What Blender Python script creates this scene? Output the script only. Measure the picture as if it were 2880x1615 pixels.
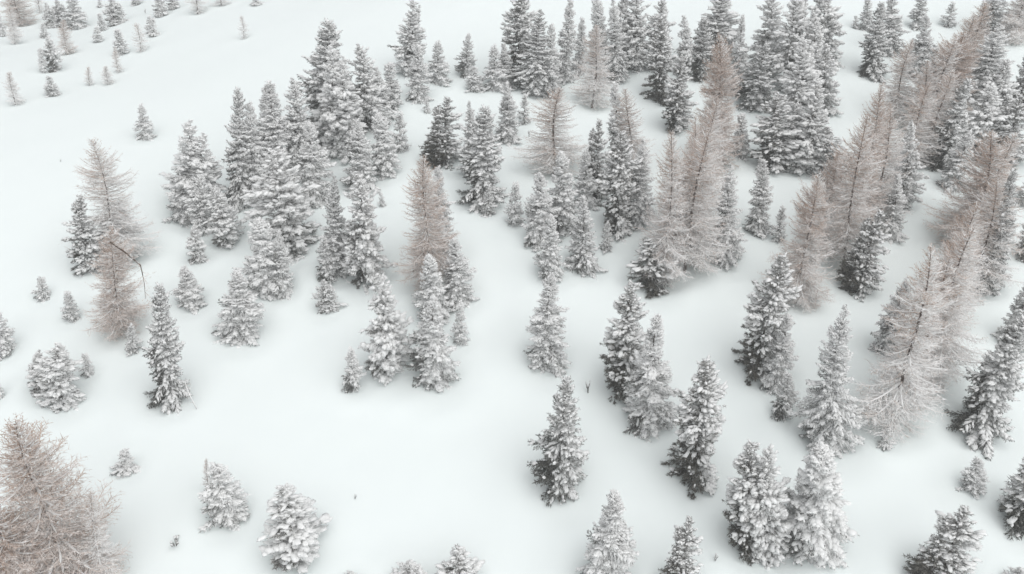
import bpy, math, random
import numpy as np

scene = bpy.context.scene
for o in list(bpy.data.objects):
    bpy.data.objects.remove(o)

# ------------------------------------------------------------------ camera
CAM_POS = (0.0, 0.0, 67.6)
cam = bpy.data.cameras.new('camera')
cam.sensor_fit = 'HORIZONTAL'
cam.angle = math.radians(60.0)
cam.clip_start = 0.5
cam.clip_end = 4000.0
cam_ob = bpy.data.objects.new('camera', cam)
scene.collection.objects.link(cam_ob)
cam_ob.location = CAM_POS
cam_ob.rotation_euler = (math.radians(90.0 - 27.0), 0.0, 0.0)
scene.camera = cam_ob

# ------------------------------------------------------------------ overcast sky and soft sun
SUN_EL, SUN_AZ = 60.0, 150.0      # elevation; azimuth clockwise from +Y (the view direction)
world = bpy.data.worlds.new('World')
scene.world = world
world.use_nodes = True
wn, wl = world.node_tree.nodes, world.node_tree.links
wn.clear()
sky = wn.new('ShaderNodeTexSky')
sky.sky_type = 'NISHITA'
sky.sun_disc = False
sky.sun_elevation = math.radians(SUN_EL)
sky.sun_rotation = math.radians(SUN_AZ)
sky.altitude = 1900.0
sky.air_density = 1.0
sky.dust_density = 4.0
hsv = wn.new('ShaderNodeHueSaturation')      # full cloud cover: the blue is gone
hsv.inputs['Saturation'].default_value = 0.10
bgn = wn.new('ShaderNodeBackground')
bgn.inputs['Strength'].default_value = 0.15
won = wn.new('ShaderNodeOutputWorld')
wl.new(sky.outputs['Color'], hsv.inputs['Color'])
wl.new(hsv.outputs['Color'], bgn.inputs['Color'])
wl.new(bgn.outputs['Background'], won.inputs['Surface'])

sun = bpy.data.lights.new('sun', 'SUN')
sun.energy = 1.3
sun.angle = math.radians(80.0)
sun.color = (1.0, 0.985, 0.96)
sun_ob = bpy.data.objects.new('sun', sun)
scene.collection.objects.link(sun_ob)
sun_ob.rotation_euler = (math.radians(90.0 - SUN_EL), 0.0, math.radians(180.0 - SUN_AZ))

scene.view_settings.view_transform = 'Standard'
scene.view_settings.look = 'None'
scene.view_settings.gamma = 1.0
scene.view_settings.use_curve_mapping = False
scene.view_settings.exposure = 0.44

scene.render.engine = 'CYCLES'
scene.cycles.max_bounces = 11
scene.cycles.diffuse_bounces = 9
scene.cycles.glossy_bounces = 2
scene.cycles.transmission_bounces = 2
scene.cycles.use_adaptive_sampling = False
scene.cycles.use_denoising = True
scene.cycles.denoiser = 'OPENIMAGEDENOISE'
scene.cycles.caustics_reflective = False
scene.cycles.caustics_refractive = False

# ------------------------------------------------------------------ where everything stands (metres)
# kind, x, y, height, crown width, lean, rime, label
TREES = [
    ('L', -109.58, 203.67, 10.42, 6.48, -0.041, 0.86, 'wide reddish-brown bare larch in the far upper left corner, cut by the top edge'),
    ('F', -102.02, 184.93, 8.03, 2.85, 0.095, 1.53, 'thin grey bare larch in front of the reddish larch in the upper left corner'),
    ('S', -108.83, 193.00, 4.87, 2.14, 0.100, 1.27, 'small snowy spruce at the left edge beside the thin grey larch'),
    ('F', -110.19, 213.54, 6.38, 2.88, 0.100, 1.56, 'pale bare larch at the top edge, right of the reddish corner larch'),
    ('P', -102.07, 200.99, 5.54, 3.41, 0.048, 1.36, 'snowy pine at the left of the far upper-left clump, behind the small red larch'),
    ('P', -100.89, 203.11, 6.08, 3.62, 0.100, 1.20, 'middle pine of the far upper-left clump, top touching the picture edge'),
    ('S', -95.93, 199.59, 6.93, 5.59, 0.075, 1.20, 'largest dark conifer at the right of the far upper-left clump'),
    ('L', -85.65, 172.74, 6.41, 3.72, 0.075, 0.86, 'small dense reddish larch at the front of the far upper-left clump'),
    ('P', -82.95, 161.16, 6.13, 2.80, 0.061, 1.20, 'snow-flecked pine standing just left and downhill of the small reddish far larch'),
    ('J', -98.62, 190.59, 2.83, 1.63, 0.100, 1.18, 'tiny snowy sapling left of the far upper-left clump of pines'),
    ('N', -84.13, 159.50, 4.25, 1.39, 0.057, 1.58, 'very slim dark spruce left of the snow-flecked pine on the far upper-left slope'),
    ('S', -76.78, 146.80, 3.29, 2.45, 0.015, 1.33, 'short bushy spruce alone downhill of the slim dark spruce, far left slope'),
    ('F', -80.50, 141.59, 5.28, 2.75, 0.038, 1.70, 'pale bare larch near the left edge, lowest tree of the far upper-left slope'),
    ('P', -85.69, 196.11, 5.89, 4.32, 0.100, 1.28, 'broad snowy conifer at the top edge with two tiny saplings at its left'),
    ('J', -97.01, 216.11, 2.44, 1.36, 0.100, 1.39, 'faint tiny sapling at the top edge left of the broad snowy conifer'),
    ('N', -86.11, 190.83, 3.55, 1.46, 0.023, 1.20, 'slim young spruce directly left of the broad snowy top-edge conifer'),
    ('J', -83.21, 181.32, 2.98, 1.94, 0.079, 1.39, 'little conical sapling below the slim young spruce on the far left slope'),
    ('N', -73.92, 169.53, 4.61, 2.12, 0.039, 1.51, 'pointed slim spruce standing behind the thin bare larch on the far left slope'),
    ('F', -70.02, 169.39, 5.19, 2.55, 0.047, 1.51, 'grey bare larch between the pointed slim spruce and the twin saplings, far left'),
    ('J', -72.35, 181.09, 3.20, 1.62, 0.087, 1.45, 'left one of the twin saplings on the far upper-left slope'),
    ('J', -70.84, 178.90, 3.30, 1.98, 0.100, 1.41, 'right one of the twin saplings on the far upper-left slope'),
    ('F', -70.22, 158.39, 4.34, 1.86, 0.024, 1.24, "thin bare larch with visible stem, touching the pointed slim spruce's foot, far left"),
    ('F', -69.59, 152.05, 3.14, 2.39, 0.055, 1.65, 'small round-headed bare larch left below the thin far larch'),
    ('F', -72.64, 151.75, 3.20, 1.66, 0.100, 1.55, 'faintest small bare larch, left of the round-headed one on the far slope'),
    ('J', -87.23, 213.31, 3.05, 2.24, 0.100, 1.22, 'small conifer cut by the top edge, right of the broad snowy conifer'),
    ('P', -75.00, 194.81, 5.30, 3.45, 0.100, 1.20, 'round bushy pine cut by the top edge above the twin saplings'),
    ('P', -73.64, 198.88, 4.19, 3.01, 0.100, 1.49, 'right half of the bushy pine pair cut by the top edge, upper left'),
    ('T', -79.50, 198.22, 1.33, 0.50, 0.100, 0.95, 'tiny seedling tip below the bushy pine pair at the top edge'),
    ('F', -65.62, 190.91, 5.87, 4.43, 0.036, 1.63, 'bare larch with dark stem cut by the top edge, right of the bushy pines'),
    ('L', -61.54, 194.46, 5.46, 3.59, -0.019, 1.66, 'brownish larch at the top edge of which mainly the trunk foot shows'),
    ('J', -53.19, 191.43, 2.97, 2.09, 0.020, 1.43, 'small conifer tip at the top edge, rightmost of the far upper-left trees'),
    ('F', -49.76, 167.70, 4.09, 1.93, 0.048, 1.75, 'lone little bare larch in the empty snow at upper left of the tall spruce clump'),
    ('S', -54.75, 128.11, 5.04, 2.76, 0.072, 1.29, 'lone conical spruce in open snow left of the dense left-hand clump'),
    ('F', -47.88, 97.82, 15.85, 6.58, -0.027, 1.40, 'tall grey bare larch with see-through crown at the left, beside the snapped larch'),
    ('P', -50.81, 95.90, 9.73, 3.71, 0.100, 0.50, 'dark-sided pine at the left foot of the tall grey larch'),
    ('P', -48.10, 99.13, 7.24, 4.98, 0.023, 1.27, 'snow-laden pine behind the brown larch at left, right of the dark-sided pine'),
    ('L', -43.03, 84.68, 12.79, 5.01, 0.097, 0.72, 'brown-topped bare larch in front of the tall grey one at left'),
    ('J', -54.22, 90.83, 2.35, 1.69, 0.100, 0.92, 'small sapling alone near the left edge, left of the brown-topped larch'),
    ('J', -49.47, 87.08, 3.22, 1.73, 0.062, 0.94, 'little leaning sapling between the left-edge sapling and the brown-topped larch'),
    ('S', -55.01, 82.17, 5.27, 2.75, 0.100, 1.00, 'half-cut snowy spruce at the left edge, below the two small saplings'),
    ('P', -45.72, 75.12, 6.69, 4.38, 0.100, 1.28, 'bushy many-topped pine above the big larch in the lower left corner'),
    ('P', -48.29, 76.48, 4.56, 2.46, 0.100, 1.05, 'lower left-hand pine joined to the bushy many-topped pine at left'),
    ('J', -44.24, 78.42, 2.22, 1.29, 0.050, 1.16, 'faint small sapling right of the bushy many-topped pine'),
    ('J', -40.61, 81.70, 2.95, 1.49, 0.094, 1.01, 'tiny sapling at the foot of the brown-topped larch at left'),
    ('S', -34.59, 74.95, 12.91, 3.90, 0.067, 0.50, 'tall narrow snowy spruce with a fallen snowy branch at its right foot'),
    ('S', -36.98, 90.17, 4.82, 3.46, 0.007, 1.07, 'small loose-branched spruce right of the brown-topped larch, standing free'),
    ('S', -30.08, 85.18, 7.62, 4.86, 0.072, 1.05, 'full conical snowy spruce standing free left of centre, above the clearing'),
    ('P', -38.56, 98.50, 4.82, 2.27, 0.062, 1.12, 'small grey pine at the lower left foot of the big rounded pine'),
    ('P', -35.97, 102.37, 7.76, 3.80, -0.024, 1.12, 'grey pine with its trunk foot showing, right of the small grey pine'),
    ('P', -42.09, 109.58, 12.79, 7.27, 0.100, 1.25, 'big round-topped stone pine at the left end of the dense left-hand clump'),
    ('S', -42.93, 108.14, 6.30, 4.26, 0.100, 1.20, 'snow-heavy spruce leaning against the front of the big round-topped pine'),
    ('P', -39.65, 104.85, 7.57, 3.07, 0.100, 1.27, 'slim pine at the right front of the big round-topped pine'),
    ('S', -36.25, 110.86, 15.64, 4.03, 0.078, 0.50, 'pointed spruce with blackish lower side, left edge of the dense clump'),
    ('S', -34.25, 112.67, 13.20, 4.81, -0.002, 1.34, 'whitish spruce right behind the pointed black-footed spruce'),
    ('N', -33.68, 118.20, 11.90, 3.35, 0.033, 1.18, 'shorter left spire of the twin spires in the dense clump'),
    ('N', -32.27, 115.71, 14.02, 4.90, 0.042, 1.00, 'taller right spire of the twin spires in the dense clump'),
    ('P', -30.11, 119.44, 12.21, 5.50, 0.026, 1.24, 'pine with a blunt top right of the twin spires in the dense clump'),
    ('S', -27.59, 128.15, 16.47, 7.75, 0.095, 0.50, 'tallest dark-topped spruce at the peak of the dense left-hand clump'),
    ('P', -24.70, 122.05, 15.98, 7.03, 0.017, 1.25, 'broad brownish-grey pine in front of the tallest spruce of the dense clump'),
    ('P', -21.70, 130.16, 12.39, 6.05, -0.033, 1.11, 'broad-crowned pine right of the tallest spruce of the dense clump'),
    ('S', -20.17, 133.47, 7.70, 4.51, -0.041, 1.22, 'snowy spruce on the right flank of the dense clump, behind the slim one'),
    ('N', -18.64, 136.83, 6.41, 2.66, -0.015, 1.00, "slim pointed spruce, rightmost of the dense clump's upper edge"),
    ('S', -17.68, 117.49, 8.39, 4.19, -0.031, 1.27, 'conical snowy spruce at the right foot of the dense left-hand clump'),
    ('J', -16.04, 122.70, 5.38, 2.22, 0.026, 1.13, "small narrow spruce standing free right of the dense clump's foot"),
    ('S', -20.58, 113.92, 9.33, 4.41, 0.021, 1.02, 'snowy spruce inside the dense clump, left of the one at its right foot'),
    ('P', -27.56, 101.35, 12.90, 7.01, -0.052, 1.00, 'wide snow-covered pine at the lower front of the dense left-hand clump'),
    ('S', -26.56, 111.39, 10.56, 5.02, 0.024, 1.28, 'snowy spruce behind the wide pine at the middle of the dense clump'),
    ('S', -29.22, 92.98, 9.44, 4.81, 0.084, 1.34, 'snow-fingered spruce below the wide pine, left of its slimmer neighbour'),
    ('S', -26.86, 92.48, 8.14, 2.80, 0.051, 1.00, 'slimmer spruce touching the right side of the snow-fingered spruce below the wide pine'),
    ('S', -20.89, 96.17, 12.15, 4.09, 0.036, 0.50, 'spruce with a blackish hollow under its boughs, left of a large white pine'),
    ('P', -17.66, 94.40, 13.43, 6.05, 0.023, 1.04, 'large white pine right of the spruce with the blackish hollow'),
    ('S', -21.93, 94.32, 5.54, 2.48, 0.011, 1.00, 'slender snowy spruce in front of the blackish hollow'),
    ('P', -21.31, 88.94, 4.09, 2.37, 0.074, 1.00, 'small frosty bush-like pine directly downhill of the slender spruce by the hollow'),
    ('J', -17.05, 109.16, 1.75, 0.92, -0.083, 1.22, 'tiny twiggy sapling on the snow right of the large white pine'),
    ('L', -9.78, 92.17, 16.15, 5.76, 0.035, 0.72, 'brown bare larch in the middle left, alone between clump and clearing'),
    ('S', -8.39, 98.94, 11.52, 3.97, -0.046, 1.00, 'whitish spruce pressed against the right side of the middle brown larch'),
    ('S', -9.02, 87.21, 7.82, 3.98, 0.003, 1.17, 'white spruce standing at the foot of the middle brown larch'),
    ('S', -6.20, 89.99, 7.71, 3.54, -0.024, 1.00, "snowy spruce with a dark gap at its foot, right of the middle brown larch's foot"),
    ('P', -13.24, 79.25, 11.49, 4.63, 0.044, 1.17, 'dense snowy pine at the upper edge of the clearing, left of a paler spruce'),
    ('S', -8.06, 78.19, 10.06, 4.91, 0.004, 1.04, 'pale loose spruce at the upper edge of the clearing, beside the dense pine'),
    ('J', -5.62, 83.18, 4.38, 1.59, 0.026, 1.27, 'thin pale sapling right of the pale loose spruce above the clearing'),
    ('S', -16.46, 76.86, 4.73, 1.99, 0.056, 1.34, 'small slim spruce alone at the top left of the clearing'),
    ('P', -9.50, 119.84, 9.25, 5.56, 0.052, 0.50, 'stout dark pine above the middle brown larch, right of the small narrow spruce'),
    ('S', -3.80, 110.37, 13.03, 5.84, 0.011, 0.50, 'big spruce with thick snow-laden boughs right of the stout dark pine'),
    ('P', -5.49, 116.20, 9.38, 3.94, 0.032, 1.00, 'greyer pine behind the left side of the spruce with thick snow-laden boughs'),
    ('J', -2.99, 106.98, 3.61, 1.70, -0.016, 0.91, 'frosty sapling at the foot of the spruce with thick snow-laden boughs'),
    ('J', 0.41, 104.49, 5.21, 2.26, -0.002, 1.14, 'knobbly young tree alone right of the spruce with thick snow-laden boughs'),
    ('S', -0.70, 126.27, 8.38, 3.86, -0.004, 1.00, 'snowy spruce with bushy foot uphill of the thick-boughed spruce'),
    ('J', -6.45, 132.62, 2.59, 1.06, -0.025, 0.97, "tiny sapling uphill of the thick-boughed spruce, beside the stout dark pine's top"),
    ('J', -13.06, 134.70, 2.25, 1.08, -0.066, 1.06, "tiny sapling on the snow just left of the stout dark pine's top"),
    ('J', 1.92, 130.52, 4.16, 1.75, -0.007, 1.15, 'small airy sapling right of the bushy-footed spruce, upper centre'),
    ('T', 2.51, 126.16, 1.20, 0.45, -0.009, 0.69, 'minute seedling tip in the snow below the small airy sapling'),
    ('P', -17.47, 147.76, 12.35, 5.39, 0.100, 1.00, 'tall ragged pine at the top edge, left of centre, with a dark left side'),
    ('S', -14.87, 139.44, 8.57, 3.80, 0.026, 1.28, 'white spruce at the front foot of the tall ragged pine'),
    ('S', -12.18, 144.85, 6.42, 3.79, 0.058, 1.04, 'pale round-sided spruce right of the tall ragged pine'),
    ('S', -7.59, 147.11, 6.88, 3.07, 0.052, 1.33, 'free-standing conical spruce at upper centre, right of the pale round-sided spruce'),
    ('S', -5.97, 142.12, 3.92, 2.86, -0.030, 1.30, 'low spruce at the left end of the upper-centre row'),
    ('S', -2.76, 142.32, 6.74, 4.12, -0.001, 1.07, 'pale spruce in the middle of the upper-centre row, right of the low one'),
    ('S', -1.30, 143.76, 7.04, 3.52, 0.004, 1.10, 'pale pointed spruce at the right of the upper-centre row, against the dark pine'),
    ('P', 1.19, 147.34, 13.86, 6.15, -0.008, 0.50, 'large dark pine cut by the top edge at upper centre'),
    ('S', 3.59, 141.61, 13.06, 6.21, 0.059, 0.50, 'dark spruce with white bough clumps in front of the large dark top-edge pine'),
    ('S', 6.41, 141.76, 11.38, 4.60, -0.048, 1.16, 'pale spruce right of the dark one with white bough clumps, upper centre'),
    ('N', 8.87, 146.15, 12.75, 3.06, 0.012, 1.13, 'tall thin spire of a spruce at the top edge, upper centre'),
    ('N', 11.33, 148.75, 8.98, 2.33, -0.006, 1.15, 'shorter thin spruce just right of the tall thin spire'),
    ('S', 14.83, 152.71, 10.78, 3.83, -0.063, 1.32, 'narrow grey spruce reaching the top edge behind the frosted larch, upper centre'),
    ('F', 12.57, 136.60, 12.68, 5.55, 0.053, 1.25, 'white frosted larch with spreading lower branches, upper centre'),
    ('S', 17.37, 145.79, 12.96, 4.32, -0.100, 1.09, 'white-clumped spruce right of the frosted larch at upper centre'),
    ('P', 19.44, 151.41, 12.48, 4.19, -0.085, 1.18, 'dark pine at the top edge behind the white-clumped spruce'),
    ('P', 21.01, 149.83, 13.48, 5.84, -0.100, 1.00, 'snow-flecked pine cut by the top edge, right of the dark one behind the white-clumped spruce'),
    ('P', 24.61, 149.33, 11.67, 4.92, -0.037, 1.00, 'rear pine at the top edge above the snowball-covered pine'),
    ('P', 23.40, 139.45, 12.52, 5.40, -0.046, 0.50, 'pine covered in round snowballs with a dark left foot, upper right of centre'),
    ('P', 24.56, 130.05, 11.17, 4.76, 0.009, 0.50, 'dark-footed pine directly right of and below the snowball-covered pine'),
    ('P', 28.54, 145.09, 10.02, 3.03, -0.100, 1.10, 'slim greyish pine behind the dark-footed pine, right of the snowball-covered one'),
    ('S', 30.66, 145.40, 9.57, 4.68, -0.016, 0.50, 'snowy spruce left of the tall pale-brown larch, near the top'),
    ('P', 34.25, 149.53, 13.13, 8.40, -0.100, 1.04, 'massive round-topped pine at the top edge behind the tall pale-brown larch'),
    ('S', 36.05, 140.15, 11.82, 3.56, -0.059, 1.16, 'narrow white spruce at the right side of the tall pale-brown larch'),
    ('L', 27.98, 118.79, 18.69, 6.68, -0.021, 0.72, 'tall pale-brown larch rising towards the top edge, rear one of the central larches'),
    ('L', 20.64, 95.41, 17.61, 6.92, 0.042, 1.26, 'central larch with the long dark leaning trunk, front right of its group'),
    ('L', 17.90, 94.11, 18.49, 5.67, -0.007, 1.26, 'left larch of the central larch group, pinkish crown over a dark pine'),
    ('F', 21.84, 100.96, 15.71, 3.07, -0.022, 1.03, 'thin frosted larch between the two front central larches'),
    ('S', 26.01, 97.55, 12.77, 4.31, -0.066, 1.18, 'white drooping spruce at the right foot of the central larch group'),
    ('P', 16.53, 92.92, 6.07, 4.71, -0.100, 0.50, 'low dark-green pine at the left foot of the central larch group'),
    ('N', 32.86, 122.39, 6.01, 2.33, -0.061, 1.18, 'small narrow spruce in the open right of the central larches'),
    ('F', 5.82, 116.22, 12.30, 6.39, 0.012, 1.18, 'wide pale frosted larch left of the central conifer group, arching fine branches'),
    ('S', 6.45, 103.46, 10.37, 4.30, -0.049, 1.21, 'snow-clumped spruce with dark core at the foot of the wide pale larch'),
    ('S', 3.36, 100.96, 8.92, 4.03, 0.008, 1.23, 'snowy spruce left of the snow-clumped one below the wide pale larch'),
    ('S', 9.50, 108.65, 7.46, 3.24, 0.004, 1.00, 'loose snowy spruce right of the snow-clumped one below the wide pale larch'),
    ('S', 8.42, 96.22, 9.20, 3.80, -0.021, 1.00, 'free-standing white spruce in front of the loose one, left of a tiny sapling'),
    ('P', 11.53, 110.57, 10.72, 3.79, -0.049, 0.50, 'dark pine at the left of the central conifer group beside a narrow white spruce'),
    ('N', 14.66, 115.70, 12.97, 3.40, -0.063, 1.30, 'narrow white spruce with a pointed top in the central conifer group'),
    ('F', 16.50, 115.46, 12.90, 4.87, -0.100, 1.13, 'pale thin larch just right of the narrow pointed white spruce'),
    ('P', 13.56, 104.08, 12.55, 5.30, -0.047, 0.50, 'large snow-draped pine at the front of the central conifer group'),
    ('S', 16.26, 105.57, 11.29, 4.17, -0.013, 1.16, 'snowy spruce at the right of the central conifer group, next to the left larch'),
    ('J', 11.62, 99.02, 3.39, 1.42, -0.020, 1.02, 'tiny sapling on the snow in front of the central conifer group'),
    ('S', 4.37, 94.00, 8.09, 3.10, 0.009, 1.06, 'thin white spruce directly behind the free spruce at the right of the clearing'),
    ('S', 3.87, 80.91, 10.70, 4.86, -0.015, 1.04, 'full free-standing spruce at the upper right of the clearing'),
    ('P', 11.44, 77.03, 12.63, 5.03, 0.017, 0.50, 'left tree of the joined dark-footed pair right of the clearing'),
    ('S', 13.58, 72.38, 12.48, 5.29, -0.011, 1.16, 'right, lower tree of the joined dark-footed pair right of the clearing'),
    ('P', 16.98, 66.12, 12.51, 5.20, -0.004, 0.50, 'pine with a brown-black hollow foot, right below the joined dark-footed pair'),
    ('S', 4.56, 64.71, 11.93, 4.71, -0.002, 0.50, 'pointed conical spruce at the right edge of the clearing, standing alone'),
    ('T', 7.79, 76.04, 1.60, 0.71, -0.064, 0.89, 'tiny seedling between the pointed clearing spruce and the joined dark-footed pair'),
    ('S', 7.83, 55.29, 9.41, 4.41, 0.029, 1.00, 'open white spruce at the bottom edge below the pointed clearing spruce'),
    ('P', 14.11, 54.29, 7.48, 3.08, 0.002, 0.50, 'small dark snowy pine at the bottom edge left of the large pine pair'),
    ('T', 17.24, 56.47, 0.85, 0.66, 0.054, 0.88, "minute snowy seedling tips just left of the large pine pair's foot, bottom right"),
    ('P', 20.56, 58.48, 11.32, 4.35, -0.100, 0.50, 'left one of the large bottom-right pine pair, darker on its left side'),
    ('P', 21.99, 58.12, 11.32, 4.13, -0.100, 1.00, 'right one of the large bottom-right pine pair, whiter front'),
    ('S', 25.77, 58.41, 11.08, 5.61, -0.059, 1.26, 'broad white spruce right of the large bottom-right pine pair'),
    ('S', 30.23, 69.03, 15.21, 4.89, -0.046, 1.00, 'tall leaning white spruce uphill of the broad white spruce at lower right'),
    ('S', 26.86, 72.80, 4.86, 2.23, -0.003, 1.00, 'small lopsided snow-covered spruce left of the tall leaning white spruce'),
    ('P', 25.99, 79.76, 13.36, 5.30, 0.033, 0.50, 'bulky pine with dark left foot, uphill of the small lopsided spruce'),
    ('S', 27.16, 76.94, 8.54, 2.87, 0.031, 1.21, 'smaller grey spruce joined to the right foot of the bulky pine'),
    ('L', 32.74, 90.33, 15.44, 5.24, 0.023, 1.01, 'larch with orange-brown top and black kinked trunk, right of the bulky pine'),
    ('L', 40.22, 96.89, 19.32, 6.08, -0.037, 1.11, 'pale larch with a long straight dark trunk, left of two on the right'),
    ('L', 43.28, 104.03, 19.49, 6.01, 0.033, 0.72, 'brown larch behind the pale straight-trunked one at right'),
    ('P', 40.97, 92.72, 10.22, 5.07, 0.027, 0.50, 'dark pine with white boughs at the foot of the straight-trunked larches'),
    ('S', 48.21, 103.70, 8.24, 3.14, -0.063, 1.09, 'small spruce with lumpy snow loads right of the straight-trunked larches'),
    ('P', 41.77, 145.01, 14.02, 6.06, -0.100, 1.23, 'left leaning pine of the dense stand at the top right of centre'),
    ('P', 44.17, 139.93, 17.12, 6.38, -0.100, 1.00, 'tall grey pine in the middle of the dense top stand, right of centre'),
    ('P', 52.89, 151.97, 13.11, 6.82, -0.100, 1.01, 'brownish pine at the right end of the dense top stand'),
    ('S', 37.51, 135.41, 9.65, 5.81, 0.037, 0.50, 'spruce with dark gaps at the lower left of the dense top stand'),
    ('P', 42.49, 129.08, 13.89, 6.46, -0.100, 1.25, 'white-crowned pine in the middle of the dense stand, under the tall grey pine'),
    ('P', 47.71, 134.34, 10.25, 5.24, -0.100, 1.06, 'snow-clumped pine at the right of the dense stand, under the brownish pine'),
    ('P', 37.35, 119.98, 10.86, 6.40, -0.100, 0.50, 'pine with a dark trunk gap at the lower left front of the dense stand'),
    ('P', 40.45, 120.47, 9.44, 6.15, -0.082, 1.00, 'white pine at the lower middle front of the dense stand'),
    ('P', 43.98, 118.32, 7.19, 4.76, -0.100, 1.09, 'small pine at the lower right front of the dense stand, above the orange-topped larch'),
    ('N', 31.44, 104.42, 9.64, 2.76, -0.065, 1.00, 'thin frosted spruce alone downhill of the dense stand'),
    ('J', 33.49, 102.31, 4.38, 1.75, -0.001, 1.23, 'small sapling right of the thin frosted spruce below the dense stand'),
    ('S', 59.96, 147.49, 11.76, 4.75, -0.071, 0.50, 'dark spruce with a visible trunk foot near the top right, left of a paler one'),
    ('S', 65.70, 156.11, 11.42, 5.23, -0.100, 1.00, 'paler spruce cut by the top edge behind the dark one near the top right'),
    ('N', 64.13, 164.89, 5.27, 2.24, -0.032, 1.00, 'slim pointed spruce left of the dark spruce near the top right'),
    ('J', 62.39, 164.91, 2.09, 1.26, -0.100, 1.24, 'tiny sapling at the far left of the dark spruce near the top right'),
    ('N', 74.10, 166.65, 5.99, 2.55, -0.015, 1.16, 'slim brownish spruce cut by the top edge, left of the lone far sapling at right'),
    ('J', 80.45, 167.37, 4.08, 2.41, -0.064, 1.23, 'lone dark far sapling in open snow near the top right corner'),
    ('S', 67.24, 146.89, 9.89, 3.96, -0.040, 1.05, 'narrow snow-laden spruce with bent tip beside the brown larch stand, upper right'),
    ('J', 70.13, 148.08, 4.51, 2.32, -0.099, 0.94, 'small frosty sapling right of the narrow bent-tipped spruce, upper right'),
    ('F', 58.19, 132.12, 12.03, 4.23, 0.027, 1.15, 'thin see-through larch with dark stem left of the brown larch stand'),
    ('L', 62.75, 129.65, 13.82, 7.07, 0.017, 1.34, 'front left larch of the brown stand at upper right'),
    ('L', 64.48, 131.38, 14.04, 7.32, 0.061, 0.72, 'orange-brown larch in the middle of the brown stand at upper right'),
    ('L', 72.03, 143.67, 11.49, 6.28, 0.002, 0.72, 'reddish larch at the upper middle of the brown stand, upper right'),
    ('L', 78.21, 152.29, 10.47, 5.66, -0.021, 0.72, 'rearmost reddish larch of the brown stand at upper right'),
    ('P', 86.52, 163.92, 8.73, 5.17, -0.100, 1.05, 'brown-tinted pine at the top edge near the right corner'),
    ('L', 89.13, 160.89, 13.92, 5.78, 0.042, 1.16, 'larch with a dark leaning trunk at the top right corner'),
    ('S', 74.32, 138.12, 12.09, 7.25, -0.012, 1.31, 'large white-fronted spruce right of the brown larch stand'),
    ('S', 77.53, 132.84, 10.02, 4.37, -0.100, 0.50, 'dark spruce cut by the right edge near the top'),
    ('S', 60.51, 118.65, 12.36, 4.98, 0.038, 0.50, 'snow-tipped spruce with a black hollow foot, below the brown larch stand'),
    ('P', 66.91, 121.12, 10.69, 6.76, -0.100, 1.27, 'heavily snow-clumped pine right of the black-footed spruce at right'),
    ('P', 70.12, 119.71, 10.29, 5.78, -0.100, 0.50, 'snow-clumped pine by the right edge, behind the big brown larch'),
    ('P', 51.43, 109.62, 11.88, 4.29, -0.029, 1.29, 'snowy pine between the two larch groups at right, above the lumpy spruce'),
    ('L', 56.17, 100.49, 15.04, 8.15, 0.037, 0.72, 'big brown larch at right, uppermost of the large right-hand larches'),
    ('L', 42.87, 77.18, 17.79, 7.16, 0.038, 1.42, 'big frosted brown larch in the middle of the large right-hand larches'),
    ('F', 37.08, 70.75, 19.54, 6.46, -0.014, 1.46, 'whitest and lowest of the large right-hand larches, branches sweeping to the snow'),
    ('J', 35.58, 68.51, 2.26, 1.32, -0.058, 0.98, 'small sapling at the foot of the lowest right-hand larch'),
    ('S', 40.52, 82.38, 8.24, 3.50, 0.058, 1.23, 'grey spruce half hidden at the left of the lowest right-hand larch'),
    ('N', 56.21, 92.96, 15.01, 2.81, -0.076, 0.50, 'very slim dark spruce along the right side of the big brown larches'),
    ('S', 67.55, 109.38, 3.80, 2.85, -0.018, 1.19, "small dark spruce at the right edge beside the slim dark spruce's top"),
    ('S', 62.62, 97.85, 5.77, 2.63, -0.100, 1.13, 'spruce tip cut by the right edge at mid height'),
    ('S', 45.38, 70.64, 12.60, 5.32, 0.082, 0.50, 'large dark-footed spruce by the right edge, right of the lowest larch'),
    ('S', 54.77, 83.95, 8.28, 3.13, -0.008, 1.05, 'spruce at the right edge directly behind the large dark-footed one'),
    ('S', 41.84, 63.44, 3.47, 2.10, -0.062, 1.00, 'small bushy young spruce alone at lower right'),
    ('S', 44.95, 60.32, 6.95, 4.21, -0.097, 0.50, 'very dark spruce cut by the right edge at lower right'),
    ('P', 35.75, 54.72, 7.99, 4.88, 0.024, 0.50, 'loose grey-green pine at the bottom edge, lower right'),
    ('P', 41.80, 54.10, 2.21, 1.98, -0.100, 1.00, 'low pine top at the bottom right corner'),
    ('L', -36.17, 53.13, 18.51, 7.44, 0.051, 0.72, 'huge brownish-pink larch filling the lower left corner'),
    ('L', -38.84, 50.56, 13.14, 6.75, 0.100, 0.72, 'orange-brown larch at the very bottom left, in front of the huge one'),
    ('F', -33.31, 53.07, 10.74, 3.78, 0.096, 1.45, 'whitish larch at the right foot of the huge lower-left larch'),
    ('J', -35.91, 65.81, 2.17, 1.94, 0.100, 1.19, "small spiky sapling alone right of the huge lower-left larch's top"),
    ('S', -25.10, 60.75, 6.00, 3.48, -0.019, 1.31, 'small leaning spruce at the lower left of the clearing'),
    ('F', -27.42, 63.10, 3.59, 0.84, 0.067, 1.45, 'thin twiggy bare sapling touching the left of the small leaning spruce'),
    ('P', -18.59, 57.07, 7.71, 4.74, 0.049, 1.25, 'stout snowy pine at the bottom left of the clearing'),
    ('T', -28.74, 57.55, 0.85, 1.45, 0.100, 0.82, 'flat sprig tips poking from the snow right of the huge lower-left larch'),
    ('T', -14.29, 63.12, 0.55, 0.35, 0.100, 0.64, 'minute dark sprig alone in the middle of the clearing'),
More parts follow.
